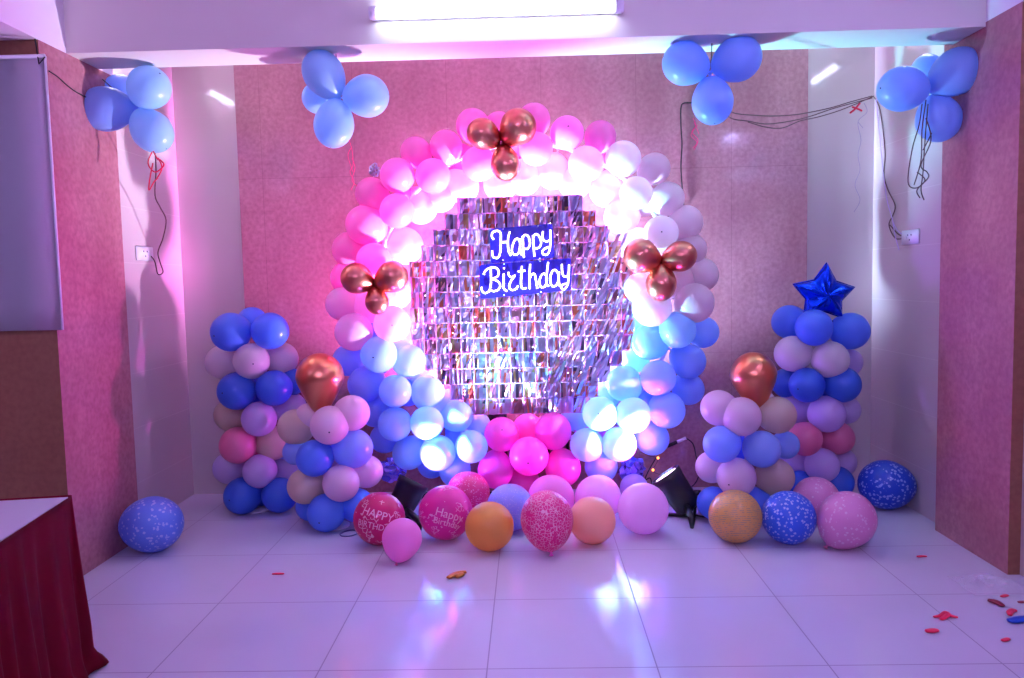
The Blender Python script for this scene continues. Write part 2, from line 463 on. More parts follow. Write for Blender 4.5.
# ------------------------------------------------------------------ rose gold trios on the arch
def trio(label, knot, lst):
    k = at(knot[0], knot[1], -.50)
    t = empty('balloon_trio', k, label, 'balloon cluster', 'rose gold balloon trios on the arch')
    for (x, y, ra, rl) in lst:
        p = at(x, y, -.545); s = depth(p)/F_PX
        d = p-k; d.y *= .6
        balloon('balloon', p, ra*s, rl*s, d, M_gold2, t, .16, False)
    bm = bmesh.new(); bmesh.ops.create_icosphere(bm, subdivisions=2, radius=.014); mesh_obj('knot', bm, M_knot, t)
trio('three rose gold balloons tied at the top of the arch', (502, 146), [(483, 134, 15.5, 16.5), (518, 127, 18.5, 18.5), (505.5, 164, 15, 17.5)])
trio('three rose gold balloons tied on the left side of the arch', (375, 286), [(356.5, 278.5, 15.5, 16), (392, 277, 16, 16.5), (377, 301.5, 12, 13.5)])
trio('three rose gold balloons tied on the right side of the arch', (661, 263), [(641, 256, 17.5, 18), (680, 256.5, 15.5, 17), (661, 283.5, 15.5, 18)])

# ------------------------------------------------------------------ foil panel
YF = -.30
fc = at(522, 306, YF)
panel = empty('foil_backdrop', (fc.x, YF, fc.z), 'round panel of crinkled silver foil squares on a white wire grid', 'foil backdrop')
CW, CH = .0765, .0955
RP = .715
cells = []
for i in range(-11, 12):
    for j in range(-9, 10):
        cx, cz = (i+.5)*CW, (j+.5)*CH
        if math.hypot(cx, cz) < RP: cells.append((cx, cz))
bm = bmesh.new(); lay = bm.faces.layers.float.new('flap')
bg = bmesh.new()
seen = set()
for (cx, cz) in cells:
    rnd = random.random()
    diag = (cx > .30)
    na, nb = 5, 3
    vs = {}
    ty, tx = random.uniform(-.3, .3), random.uniform(-.28, .28)
    w, h = CW*.5, CH*.55
    fold = [random.uniform(-.0075, .0075) for _ in range(na+1)]
    jx = [random.uniform(-.006, .006) for _ in range(na+1)]
    skew = random.uniform(-.006, .006) + (.012 if diag else 0)
    for a in range(na+1):
        for b in range(nb+1):
            u, v = a/na*2-1, b/nb*2-1
            y = -.008 + .5*ty*u*w + .5*tx*v*h + fold[a]*(1 if b % 2 else .55) + random.uniform(-.002, .002)
            vs[a, b] = bm.verts.new((cx+u*w+(jx[a]+skew*v if 0 < a < na else 0), y, cz+v*h+random.uniform(-.003, .003)))
    base = random.random()
    for a in range(na):
        strip = base if random.random() < .5 else random.random()
        for b in range(nb):
            q = (vs[a, b], vs[a+1, b], vs[a+1, b+1], vs[a, b+1])
            for tri in ((q[0], q[1], q[2]), (q[0], q[2], q[3])):
                f = bm.faces.new(tri); f[lay] = strip if random.random() < .8 else random.random()
    for e in (((cx-w, cz-CH/2), (cx+w, cz-CH/2)), ((cx-w, cz+CH/2), (cx+w, cz+CH/2)), ((cx-w, cz-CH/2), (cx-w, cz+CH/2)), ((cx+w, cz-CH/2), (cx+w, cz+CH/2))):
        key = tuple(round(v*500) for pt in e for v in pt)
        if key in seen: continue
        seen.add(key)
        tube(bg, [(e[0][0], -.026, e[0][1]), (e[1][0], -.026, e[1][1])], .002, 4)
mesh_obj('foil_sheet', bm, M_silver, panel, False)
mesh_obj('wire_grid', bg, M_grid, panel)
bm = bmesh.new()
for k in range(120):
    a_, r_ = random.uniform(0, 2*PI), RP*.93*math.sqrt(random.random())
    M_ = Matrix.Translation((r_*math.cos(a_), -.031, r_*math.sin(a_)))
    bmesh.ops.create_icosphere(bm, subdivisions=1, radius=.0032, matrix=M_)
o = mesh_obj('fairy_bulbs', bm, M_fairy, panel); o['kind'] = 'stuff'; o['label'] = 'tiny glowing fairy bulbs scattered over the foil'
# long slanting foil ribbons on the right
bm = bmesh.new(); lay = bm.faces.layers.float.new('flap')
for k in range(34):
    x0 = random.uniform(.12, .62); z0 = random.uniform(-.42, .34); L = random.uniform(.16, .34)
    if math.hypot(x0, z0) > .62: continue
    dx = -.35*L; w = random.uniform(.006, .014); pv = None; c = random.random()*.68
    for s in range(7):
        t = s/6; tw = random.uniform(-.9, .9)
        x, z = x0-dx*t, z0-L*.5+L*t
        v = (bm.verts.new((x-w*math.cos(tw), -.034-w*math.sin(tw), z)), bm.verts.new((x+w*math.cos(tw), -.034+w*math.sin(tw), z)))
        if pv:
            f = bm.faces.new((pv[0], pv[1], v[1], v[0])); f[lay] = c
        pv = v
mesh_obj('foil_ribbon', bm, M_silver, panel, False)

# ------------------------------------------------------------------ neon signs
YS = -.37
def sign(label, quad, strokes, ox, oy, sc, holes):
    c = at((quad[0][0]+quad[2][0])/2, (quad[0][1]+quad[2][1])/2, YS)
    t = empty('neon_sign', c, label, 'neon sign')
    q = [at(x, y, YS)-c for x, y in quad]
    # rounded outline
    out = []
    for i in range(4):
        p, a, b = q[i], q[i-1], q[(i+1) % 4]
        r = .018
        u = (a-p).normalized()*r; v = (b-p).normalized()*r
        for k in range(6):
            s = k/5
            out.append((p+u)*(1-s)**2 + p*2*s*(1-s) + (p+v)*s*s)
    bm = bmesh.new()
    f1 = [bm.verts.new(p) for p in out]; f2 = [bm.verts.new(p+Vector((0, .006, 0))) for p in out]
    bm.faces.new(f1); bm.faces.new(list(reversed(f2)))
    for i in range(len(out)):
        j = (i+1) % len(out); bm.faces.new((f1[i], f2[i], f2[j], f1[j]))
    bmesh.ops.recalc_face_normals(bm, faces=bm.faces)
    mesh_obj('backing_board', bm, M_board, t, False)
    bm = bmesh.new()
    for s in strokes:
        pts = spline([at(ox+x/sc, oy+y/sc, YS-.012)-c for x, y in s], 5)
        tube(bm, pts, .0052, 8)
    mesh_obj('neon_lettering', bm, M_neon, t)
    bm = bmesh.new()
    for x, y in holes:
        p = at(x, y, YS)-c
        tube(bm, [p+Vector((0, -.008, 0)), p+Vector((0, .05, 0))], .0035, 8)
    mesh_obj('mounting_stud', bm, M_whitep, t)
happy = [
    [(118, 262), (92, 225), (98, 170), (145, 145), (190, 150), (212, 185), (212, 260), (212, 330), (206, 420), (185, 490), (145, 510), (105, 485), (95, 410)],
    [(215, 298), (300, 292)],
    [(335, 155), (315, 220), (308, 300), (312, 380), (325, 440), (350, 478)],
    [(470, 290), (440, 250), (400, 270), (372, 340), (362, 410), (385, 460), (430, 462), (460, 420), (470, 350)],
    [(472, 250), (472, 340), (475, 420), (492, 472)],
    [(505, 215), (512, 300), (516, 400), (524, 505)],
    [(508, 240), (535, 200), (580, 215), (602, 280), (600, 345), (570, 385), (525, 385)],
    [(645, 205), (652, 300), (658, 400), (666, 490)],
    [(648, 230), (680, 190), (720, 205), (752, 270), (750, 335), (715, 375), (665, 378)],
    [(780, 150), (776, 220), (790, 270), (830, 288), (868, 272)],
    [(880, 130), (882, 220), (880, 320), (870, 400), (845, 455), (805, 468), (775, 450), (778, 410), (820, 375), (868, 360)],
]
birth = [
    [(85, 205), (110, 160), (165, 135), (215, 140), (238, 175), (225, 225), (175, 250), (225, 270), (252, 310), (235, 355), (190, 372), (160, 365)],
    [(158, 150), (160, 230), (158, 310), (140, 370), (100, 392), (72, 370), (65, 330)],
    [(288, 195), (287, 280), (290, 345), (322, 372)],
    [(290, 135), (291, 150)],
    [(338, 180), (338, 210), (365, 232), (400, 215), (378, 245), (352, 285), (345, 335), (375, 362), (415, 345), (432, 318)],
    [(470, 120), (466, 200), (462, 290), (475, 345), (518, 340)],
    [(430, 175), (505, 165)],
    [(555, 100), (548, 180), (548, 270), (550, 350)],
    [(550, 240), (575, 200), (600, 205), (612, 260), (625, 345)],
    [(735, 80), (725, 160), (715, 250), (720, 300), (740, 325)],
    [(715, 215), (690, 195), (660, 225), (648, 280), (660, 325), (695, 330), (718, 290)],
    [(840, 210), (810, 160), (775, 175), (755, 230), (762, 300), (790, 325), (825, 300), (842, 240)],
    [(845, 175), (840, 250), (850, 322)],
    [(872, 100), (875, 170), (890, 220), (925, 222), (940, 180)],
    [(945, 105), (942, 180), (938, 260), (925, 320), (895, 355), (868, 340), (875, 310), (925, 295)],
]
sign('blue neon sign reading Happy, upper of the two on the foil panel', [(489.5, 229), (552.5, 223.5), (554.5, 257.5), (491, 263.5)], happy, 485, 220, 13.47, [(503, 229), (538, 226), (503, 260), (540, 258)])
sign('wider blue neon sign reading Birthday, lower of the two on the foil panel', [(479.5, 265), (571, 258), (571.5, 290), (480, 299)], birth, 475, 254, 10.04, [(504, 264), (540, 261), (504, 295), (541, 292)])

# ------------------------------------------------------------------ balloon columns
def solve_y(px, py_bottom):
    return atz(px, py_bottom, 0).y
def column(label, Yc, cx, lst, name='balloon_column'):
    base = at(cx, 500, Yc)
    t = empty(name, (base.x, Yc, 0), label, 'balloon column')
    zt = 0
    for (ly, c, x, y, r) in lst:
        Y = Yc + {'f': -.10, 'm': -.03, 'b': .07}[ly]
        p = at(x, y, Y); R = r*depth(p)/F_PX
        if p.z-R < .004: p.z = R+.004
        zt = max(zt, p.z)
        d = p-Vector((base.x, Yc, p.z)); d.z += random.uniform(-.03, .03); d.y *= 1.1
        o = balloon('balloon', p, R, R*1.03, d, B[c], t, .08, random.random() < .3, spin=random.random()*6)
        o['label'] = {'white': 'white balloon', 'cream': 'cream balloon', 'blue': 'blue balloon', 'azure': 'bright blue balloon', 'sky2': 'light blue balloon', 'rose': 'rose pink balloon', 'lilac': 'pale lilac balloon', 'sky': 'pale blue balloon', 'pearl': 'pale pink balloon'}[c]
    bm = bmesh.new(); tube(bm, [(0, 0, .01), (0, 0, zt)], .008, 8)
    lathe(bm, [(0, .0), (.09, 0), (.09, .008), (0, .01)], 24)
    mesh_obj('pole', bm, M_whitep, t)
    return t
YTL = -.36
TL = [('f', 'azure', 231, 332, 19.5), ('f', 'azure', 270, 331, 18.5), ('b', 'white', 223, 362, 17), ('f', 'white', 251.5, 361, 18), ('b', 'white', 281, 358.5, 16.5),
      ('b', 'azure', 252, 322, 15), ('f', 'blue', 237, 391, 19), ('f', 'blue', 274, 388, 18), ('b', 'blue', 291, 382, 14), ('b', 'cream', 230, 415, 15.5), ('f', 'lilac', 259, 419, 17.5), ('b', 'lilac', 290, 408, 16),
      ('f', 'rose', 238.6, 445, 18.5), ('m', 'cream', 273, 443, 17), ('b', 'sky2', 291, 450, 13), ('b', 'lilac', 229.5, 468, 16), ('f', 'lilac', 260, 471, 17), ('b', 'lilac', 288, 470, 16),
      ('f', 'blue', 243, 497, 18.5), ('f', 'blue', 279.5, 495, 17.5), ('b', 'blue', 262, 492, 15), ('b', 'azure', 251, 391, 15), ('b', 'rose', 256, 445, 15)]
column('tall balloon column in the left corner with rows of blue, white and rose balloons', YTL, 256, TL)
YFL = -.72
FL = [('b', 'cream', 296, 427, 18), ('f', 'pearl', 329.7, 425, 19.5), ('m', 'pearl', 351.5, 413, 18), ('b', 'white', 309, 417, 14), ('f', 'azure', 315, 458, 18.5), ('m', 'sky2', 352.5, 448.5, 20), ('b', 'sky2', 296, 452, 13),
      ('m', 'cream', 306, 486, 18), ('f', 'pearl', 341, 483, 18.5), ('b', 'pearl', 366, 471.5, 16.5), ('f', 'azure', 326.5, 515, 19), ('m', 'azure', 356.5, 505, 17), ('b', 'azure', 311, 506, 15), ('b', 'azure', 336, 500, 15), ('b', 'pearl', 330, 470, 14)]
column('short balloon column left of the arch with a rose gold balloon on top', YFL, 333, FL)
YFR = -.72
FR = [('m', 'pearl', 719, 408, 18), ('f', 'pearl', 741.6, 416.6, 19.6), ('m', 'cream', 777, 415, 18.5), ('b', 'white', 762, 404, 14), ('f', 'sky2', 722, 444, 18.5), ('f', 'sky2', 761.5, 449, 18.5), ('b', 'sky2', 785, 445, 14),
      ('b', 'pearl', 712, 467, 16), ('f', 'pearl', 736.5, 477, 19.5), ('m', 'cream', 775, 477, 18.5), ('m', 'azure', 714, 503, 16.5), ('m', 'azure', 755, 506, 17), ('b', 'azure', 735, 500, 15), ('b', 'azure', 742, 446, 14)]
column('short balloon column right of the arch with a rose gold balloon on top', YFR, 746, FR)
YTR = -.42
TR = [('b', 'azure', 789.5, 322, 17), ('f', 'azure', 814, 327.6, 18.3), ('m', 'azure', 850, 331, 18.5), ('m', 'white', 793, 353.6, 18), ('f', 'white', 830, 359.5, 18.5), ('b', 'lilac', 848, 362, 14),
      ('b', 'blue', 787, 383, 15), ('f', 'blue', 807, 385, 17.5), ('f', 'blue', 842, 384.5, 18), ('b', 'lilac', 795, 408, 17), ('f', 'lilac', 826.5, 414, 18.5), ('b', 'lilac', 846, 410, 14),
      ('f', 'rose', 805, 438.7, 17), ('m', 'rose', 837, 438, 16.5), ('b', 'lilac', 795, 461, 16), ('f', 'lilac', 822, 465, 17), ('b', 'lilac', 842, 462, 14), ('m', 'blue', 800, 486, 15.5), ('m', 'blue', 837, 482, 16), ('b', 'rose', 820, 438, 14), ('b', 'blue', 824, 385, 14)]
column('tall balloon column in the right corner below the blue star', YTR, 820, TR)

def single(name, label, x, y, rx, rl, Y, crown, m, cat='balloon', group=None, drop=.2, knotm=None):
    p = at(x, y, Y); s = depth(p)/F_PX
    o = balloon(name, p, rx*s, rl*s, crown, m, None, drop, False, knotm)
    tag(o, label, cat, group)
    return o
single('balloon', 'big rose gold chrome balloon standing on the short left column', 320, 378, 24, 25, YFL, (0.02, 0, 1), M_gold, drop=.42)
single('balloon', 'big rose gold chrome balloon standing on the short right column', 753.5, 376, 23, 24, YFR, (-.12, 0, 1), M_gold, drop=.38)

# ------------------------------------------------------------------ star foil balloon
def star():
    Y = -.45
    tips = [(826.5, 262), (855, 287.5), (841, 324), (802, 320), (792.5, 284)]
    inn = [(839, 284), (843, 301), (828, 318), (804, 305), (810, 280.5)]
    # real star: centre then ring of tips/inner points
    tips = [(826.5, 262.5), (855, 287), (842, 318), (803, 317), (792.5, 284)]
    c = at(825, 296, Y)
    t = empty('star_balloon', c, 'shiny blue foil star balloon on top of the right column', 'balloon')
    bm = bmesh.new()
    outer = [at(x, y, Y)-c for x, y in tips]
    inner = []
    for i in range(5):
        m = (outer[i]+outer[(i+1) % 5])/2
        inner.append(m*.72)
    edge = []
    for i in range(5):
        a, b, d = outer[i], inner[i], outer[(i+1) % 5]
        for k in range(8):
            s = k/8
            edge.append((a*(1-s)+b*s) if k < 8 else b)
        for k in range(8):
            s = k/8
            edge.append(b*(1-s)+d*s)
    N = len(edge); rings = 9
    def build(sign):
        rg = []
        for j in range(1, rings+1):
            s = j/rings; row = []
            for i, p in enumerate(edge):
                q = p*s
                # height falls with closeness to the rim; limbs stay puffy
                ang = (i % 16)/16.0
                near_inner = .5-.5*math.cos(2*PI*ang)
                hgt = .062*math.sqrt(max(0, 1-s**(1.6+1.2*(1-near_inner)*1.5)))*(1-.25*near_inner*s)
                hgt += .003*math.sin(i*5.1+j)*(1-s)*s*4 + (random.uniform(-.0022, .0022) if .5 < s < 1 else 0)
                row.append(bm.verts.new((q.x, q.y+sign*hgt, q.z)))
            rg.append(row)
        cc = bm.verts.new((0, sign*.062, 0))
        for i in range(N):
            j = (i+1) % N
            bm.faces.new((cc, rg[0][i], rg[0][j]))
            for k in range(rings-1):
                bm.faces.new((rg[k][i], rg[k+1][i], rg[k+1][j], rg[k][j]))
    build(-1); build(1)
    bmesh.ops.remove_doubles(bm, verts=bm.verts, dist=.0004)
    bmesh.ops.recalc_face_normals(bm, faces=bm.faces)
    mesh_obj('foil_body', bm, M_sp, t)
    bm = bmesh.new()
    tube(bm, [p*1.0 for p in edge+[edge[0]]], .0022, 6)
    mesh_obj('seam', bm, M_sp, t)
    bm = bmesh.new(); b = at(832, 322, Y)-c
    tube(bm, [b+Vector((0, 0, .01)), b+Vector((0, 0, -.05))], .008, 6, [1, .5])
    mesh_obj('tail', bm, M_sp, t)
star()

# ------------------------------------------------------------------ balloons on the floor
def floor_balloon(label, x, y, rx, ry, m, crown, group=None, drop=.08, knotm=None, text=None):
    z = .12
    for _ in range(20):
        p = atz(x, y, z); R = ry*depth(p)/F_PX; z = R+.001
    p = atz(x, y, z); s = depth(p)/F_PX
    o = balloon('balloon', p, rx*s, ry*s, crown, m, None, drop, False, knotm)
    q = Vector(crown).normalized()
    if q.y < -.5: o.scale = ((rx+ry)/2*s,)*3
    elif abs(q.z) < .8: o.scale = (ry*s, ry*s, rx*s)
    else: o.scale = (rx*s, rx*s, ry*s)
    # rest exactly on the floor
    zmin = min((o.rotation_quaternion.to_matrix() @ Vector((v.co.x*o.scale[0], v.co.y*o.scale[1], v.co.z*o.scale[2]))).z for v in o.data.vertices)
    o.location.z = -zmin+.001
    tag(o, label, 'balloon', group)
    if text: wrap_text(o, p, max(rx, ry)*s*1.012, text)
    return o
def wrap_text(o, p, R, rows):
    bm = bmesh.new()
    view = (CP-o.location); view.normalize()
    Rt = Vector((0, 0, 1)).cross(view).normalized(); Ut = view.cross(Rt)
    for (s, size, ux, uz, rot) in rows:
        cu = bpy.data.curves.new('lettering', 'FONT'); cu.body = s; cu.size = size*R; cu.align_x = 'CENTER'; cu.resolution_u = 3
        ob = bpy.data.objects.new('lettering', cu); COL.objects.link(ob)
        bpy.context.view_layer.update()
        me = bpy.data.meshes.new_from_object(ob)
        b2 = bmesh.new(); b2.from_mesh(me)
        bmesh.ops.subdivide_edges(b2, edges=[e for e in b2.edges if e.calc_length() > .12*R], cuts=2, use_grid_fill=False)
        bmesh.ops.triangulate(b2, faces=b2.faces)
        mp = {}
        for v in b2.verts:
            x = v.co.x*math.cos(rot)-v.co.y*math.sin(rot)+ux*R; y = v.co.x*math.sin(rot)+v.co.y*math.cos(rot)+uz*R
            a, e = x/R, y/R
            d = Rt*(math.sin(a)*math.cos(e)) + Ut*math.sin(e) + view*(math.cos(a)*math.cos(e))
            mp[v] = bm.verts.new(d*R)
        for f in b2.faces:
            try: bm.faces.new([mp[v] for v in f.verts])
            except ValueError: pass
        b2.free(); bpy.data.meshes.remove(me); bpy.data.objects.remove(ob); bpy.data.curves.remove(cu)
    x = mesh_obj('printed_lettering', bm, MATS['print_ink'], None, False)
    # bring into the balloon's local space
    x.parent = o
    x.matrix_parent_inverse = (Matrix.LocRotScale(Vector(o.location), o.rotation_quaternion, o.scale)).inverted()
    x.location = o.location
mat('print_ink', (250, 176, 214), .5)

floor_balloon('crimson balloon printed with white lettering, leftmost of the front row on the floor', 379.5, 518, 26, 26, P_red, (-.3, -.9, .4), text=[('HAPPY', .42, -.12, .02, -.35), ('BIRTHDAY', .32, -.2, -.38, -.3)], knotm=B['hot'])
floor_balloon('small plain pink balloon in front of the crimson printed balloon', 402, 540.5, 20, 20.5, B['pink'], (.15, .55, .8), knotm=B['rose'], drop=.12)
floor_balloon('magenta balloon printed with Happy lettering beside the left stage light', 445.5, 512, 27, 27, P_mag, (.3, -.9, .4), text=[('Happy', .42, .12, -.22, -.3), ('Birthday', .34, .05, -.5, -.3)])
floor_balloon('crimson balloon with white speckled print behind the magenta printed balloon', 468, 493, 22, 22, P_redb, (.3, -.9, .4))
floor_balloon('plain yellow balloon in the middle of the front row on the floor', 489.5, 525.5, 24, 25, B['yellow'], (.1, -.9, .45), drop=.06)
floor_balloon('frosted pale blue balloon behind the plain yellow balloon', 510, 507, 23.5, 23.5, P_frost, (0, -.9, .4))
floor_balloon('rose red balloon with white scroll print at the middle of the front row', 547, 523, 26.5, 29, P_glit, (-.1, .45, .9), knotm=B['hot'], drop=.07)
floor_balloon('plain pink balloon behind the rose red scroll balloon', 551, 498, 23.5, 23.5, B['pink'], (.1, -.9, .4))
floor_balloon('plain pale pink balloon behind the peach balloon', 598, 498.5, 24, 22.5, B['pale'], (0, -.9, .4))
floor_balloon('translucent peach orange balloon right of the rose red scroll balloon', 592, 518.5, 22, 25, B['peach'], (.1, -.9, .5))
floor_balloon('large plain lilac pink balloon next to the right stage light', 643, 508, 25.5, 25.5, B['pale'], (.2, -.9, .3))
floor_balloon('small lilac balloon peeping out behind the lilac pink balloon', 634, 490, 14, 13, B['lilac'], (0, .2, 1))
floor_balloon('yellow balloon with fine printed lines in front of the short right column', 735, 515.5, 26, 26.5, P_gold, (0, -.9, .4))
floor_balloon('blue balloon with white flower print between yellow and pale pink balloons', 788.5, 517, 26.5, 26.5, P_blue, (.1, -.9, .4))
floor_balloon('pale pink printed balloon, rear one beside the tall right column', 816, 500, 23.5, 23, P_pink, (.2, -.9, .4))
floor_balloon('largest pale pink printed balloon, right end of the row on the floor', 847, 521, 28.5, 27.5, P_pink, (.62, .1, .75), knotm=B['rose'], drop=.1)
floor_balloon('deep blue printed balloon alone against the right side wall', 886, 484.5, 26.5, 24.5, P_dblue, (-1, .1, .05), drop=.06)
floor_balloon('light blue printed balloon alone beside the left pier', 152, 524, 31, 27.7, P_lblue, (1, -.2, .08), drop=.06)

# ------------------------------------------------------------------ hanging clusters
def cluster(label, knot, Y, lst, hook=None, ribbons=(), group=None):
    k = at(knot[0], knot[1], Y)
    t = empty('balloon_cluster', k, label, 'balloon cluster', group)
    for (x, y, ra, rl, dy, c) in lst:
        p = at(x, y, Y+dy); s = depth(p)/F_PX
        balloon('balloon', p, ra*s, rl*s, p-k, B[c], t, .1, True)
    if hook:
        bm = bmesh.new(); h = hook-k
        tube(bm, [Vector((0, 0, 0)), h*.5+Vector((.004, 0, 0)), h], .0025, 6); mesh_obj('hanging_string', bm, M_wire, t)
    for (pts, r, m, nm) in ribbons:
        bm = bmesh.new()
        for ln in pts:
            tube(bm, spline([at(x, y, Y-.02+random.uniform(-.015, .015))-k for x, y in ln], 6), r, 5)
        mesh_obj(nm, bm, m, t)
    return t
redA = [[(148, 112), (153, 122), (150, 135), (153, 150), (158, 160)], [(153, 150), (148, 163), (155, 172), (164, 165), (158, 158)], [(153, 163), (150, 178), (149, 190), (154, 182), (158, 178)], [(158, 158), (162, 168), (156, 180)]]
cluster('four light blue balloons hanging in the left corner with red ribbon and wire', (133.5, 108), -1.02,
        [(106, 109, 22, 25.5, -.05, 'sky2'), (149, 87.6, 21, 21.5, -.07, 'sky'), (121, 92, 17, 18, .12, 'sky2'), (152, 131, 20, 22.5, 0, 'sky')],
        hook=Vector((PL+.002, -1.0, 2.50)), ribbons=[(redA, .0038, M_redrib, 'ribbon')])
zB = ZB
hB = at(338, 98, -1.17); hC = at(709.5, 72, -1.17)
pinkB = [[(349, 140), (352, 150), (353, 165), (350, 172), (354, 182), (351, 190)], [(352, 158), (355, 168), (352, 180), (357, 186)], [(351, 148), (348, 156), (353, 172)]]
cluster('four light blue balloons under the beam, left of the arch top', (338, 98), -1.17,
        [(323.7, 74, 20.5, 24, -.04, 'sky'), (367, 96, 21, 22, 0, 'sky'), (318, 98, 15.5, 17, .12, 'sky'), (334, 124.5, 20, 23.5, -.02, 'sky')],
        hook=Vector((hB.x-.002, -1.17, zB)), ribbons=[(pinkB, .002, M_pinkrib, 'ribbon')])
pinkC = [[(693, 118), (696, 126), (691, 135), (697, 142), (693, 148)], [(698, 125), (692, 132), (698, 140), (694, 150)], [(694, 122), (699, 134)]]
cluster('three light blue balloons under the beam, right of the arch top', (709.5, 72), -1.17,
        [(685, 63.5, 21.5, 23, -.02, 'sky2'), (737.5, 59, 22.5, 24, -.03, 'sky2'), (712.5, 101.5, 20.5, 23.5, -.04, 'sky2')],
        hook=Vector((hC.x+.012, -1.17, zB)), ribbons=[(pinkC, .002, M_pinkrib, 'ribbon')])
brD = [[(922, 104), (919, 125), (912, 150), (908, 182), (916, 188), (925, 180), (917, 172)], [(926, 100), (922, 130), (921, 160), (914, 185)], [(928, 104), (925, 140), (923, 172), (921, 190), (924, 200)],
       [(926, 118), (931, 140), (921, 165), (927, 172), (928, 178), (917, 190), (920, 198)], [(929, 110), (933, 128), (923, 150)]]
cluster('four blue balloons hanging in the right corner with dark ribbons', (930, 90), -1.10,
        [(902.5, 89, 22, 25.5, -.04, 'sky2'), (956, 72, 23, 25.5, -.05, 'sky2'), (927, 70, 15, 17, .13, 'sky2'), (938.5, 119, 21.5, 23, .04, 'sky2')],
        hook=Vector((PR-.002, -1.08, 2.50)), ribbons=[(brD, .003, M_brwire, 'ribbon')])

# ------------------------------------------------------------------ wires, ribbons, sockets
def wire(name, label, cat, lines, r, m, mk, seg=5):
    bm = bmesh.new()
    for ln in lines:
        tube(bm, spline([mk(*p) for p in ln], 6), r, seg)
    o = mesh_obj(name, bm, m); tag(o, label, cat); return o
def lerpY(x0, y0, x1, y1):
    return lambda px, py: at(px, py, y0 + (y1-y0)*max(0, min(1, (px-x0)/(x1-x0))))
wire('ribbon_line', 'thin dark twisted ribbons strung from the right corner to the hanging balloons', 'ribbon',
     [[(722, 106), (734, 113), (750, 115), (775, 116), (800, 114), (830, 108), (850, 102), (872, 96)],
      [(722, 112), (733, 119), (748, 121), (765, 124), (785, 122), (808, 117), (835, 108), (872, 98)],
      [(748, 122), (765, 127), (782, 128), (800, 121), (818, 117), (838, 111), (858, 103), (874, 96)]], .003, M_brwire, lerpY(722, -1.16, 872, -.35))
wire('ribbon_bow', 'small red ribbon bow on the string near the right corner', 'ribbon', [[(850, 113), (855, 109), (860, 103)], [(852, 107), (858, 109), (862, 111)]], .006, M_redrib, lambda x, y: at(x, y, -.4))
wire('ribbon', 'faint grey ribbon hanging down the right white wall', 'ribbon', [[(864, 103), (867, 112), (858, 122), (861, 140), (858, 155), (860, 170), (855, 185), (860, 200), (854, 212)], [(858, 122), (863, 128)]], .0016, mat('grey_ribbon', (140, 125, 160), .5), lambda x, y: at(x, y, -.04))
wire('power_cable', 'dark cable hanging from the right corner to the wall socket', 'cable', [[(874, 97), (880, 110), (885, 150), (884, 175), (888, 190), (895, 205), (893, 215), (889, 225), (895, 238), (904, 238), (906, 235)], [(890, 225), (898, 234), (903, 236)]], .0038, M_brwire, lambda x, y: atx(x, y, XR-.008))
wire('ribbon', 'pale lilac ribbon beside the dark cable on the right side wall', 'ribbon', [[(876, 99), (879, 130), (883, 170), (887, 200), (892, 218), (895, 235), (899, 250)], [(893, 222), (897, 230), (902, 234)]], .003, M_lilrib, lambda x, y: atx(x, y, XR-.012))
wire('power_cable', 'dark wire from the left cluster down to the wall socket', 'cable', [[(155, 152), (156, 170), (155, 195), (160, 207), (166, 220), (163, 238), (158, 252), (160, 262), (163, 272), (158, 274), (155, 262), (151, 256)]], .0038, M_brwire, lambda x, y: at(x, y, -1.0 + (atx(151, 256, XL+.012).y+1.0)*min(1, max(0, (y-152)/100))))
wire('power_cable', 'black wire running from the grey screen to the left balloon cluster', 'cable', [[(49, 71), (58, 77), (68, 86), (78, 93), (88, 98)]], .003, M_wire, lambda x, y: atx(x, y, PL+.006))
wire('power_cable', 'black wire running down the pink back wall right of the arch', 'cable', [[(694, 103), (684, 103), (681, 108), (681, 125), (682, 145), (681, 165), (682, 185), (684, 210)]], .0045, M_wire, lambda x, y: at(x, y, -.01))
def socket(label, p, nx):
    t = empty('wall_socket', p, label, 'socket')
    bm = bmesh.new(); box(bm, (0 if nx > 0 else -.012, -.1, -.042), (.012 if nx > 0 else 0, .1, .042))
    bmesh.ops.bevel(bm, geom=bm.edges[:], offset=.003, segments=2, affect='EDGES')
    mesh_obj('plate', bm, M_whitep, t)
    bm = bmesh.new()
    for dy, dz in ((-.02, .012), (.02, .012), (0, -.016)):
        tube(bm, [(nx*.012, dy, dz), (nx*.0135, dy, dz)], .0055, 10)
    mesh_obj('socket_hole', bm, M_dot, t)
    bm = bmesh.new(); box(bm, (min(nx*.012, nx*.017), .03, -.012), (max(nx*.012, nx*.017), .048, .012)); mesh_obj('switch', bm, M_whitep, t, False)
socket('white socket plate on the left side wall', atx(143.5, 253.5, XL), 1)
socket('white socket plate on the right side wall', atx(911.5, 237, XR), -1)

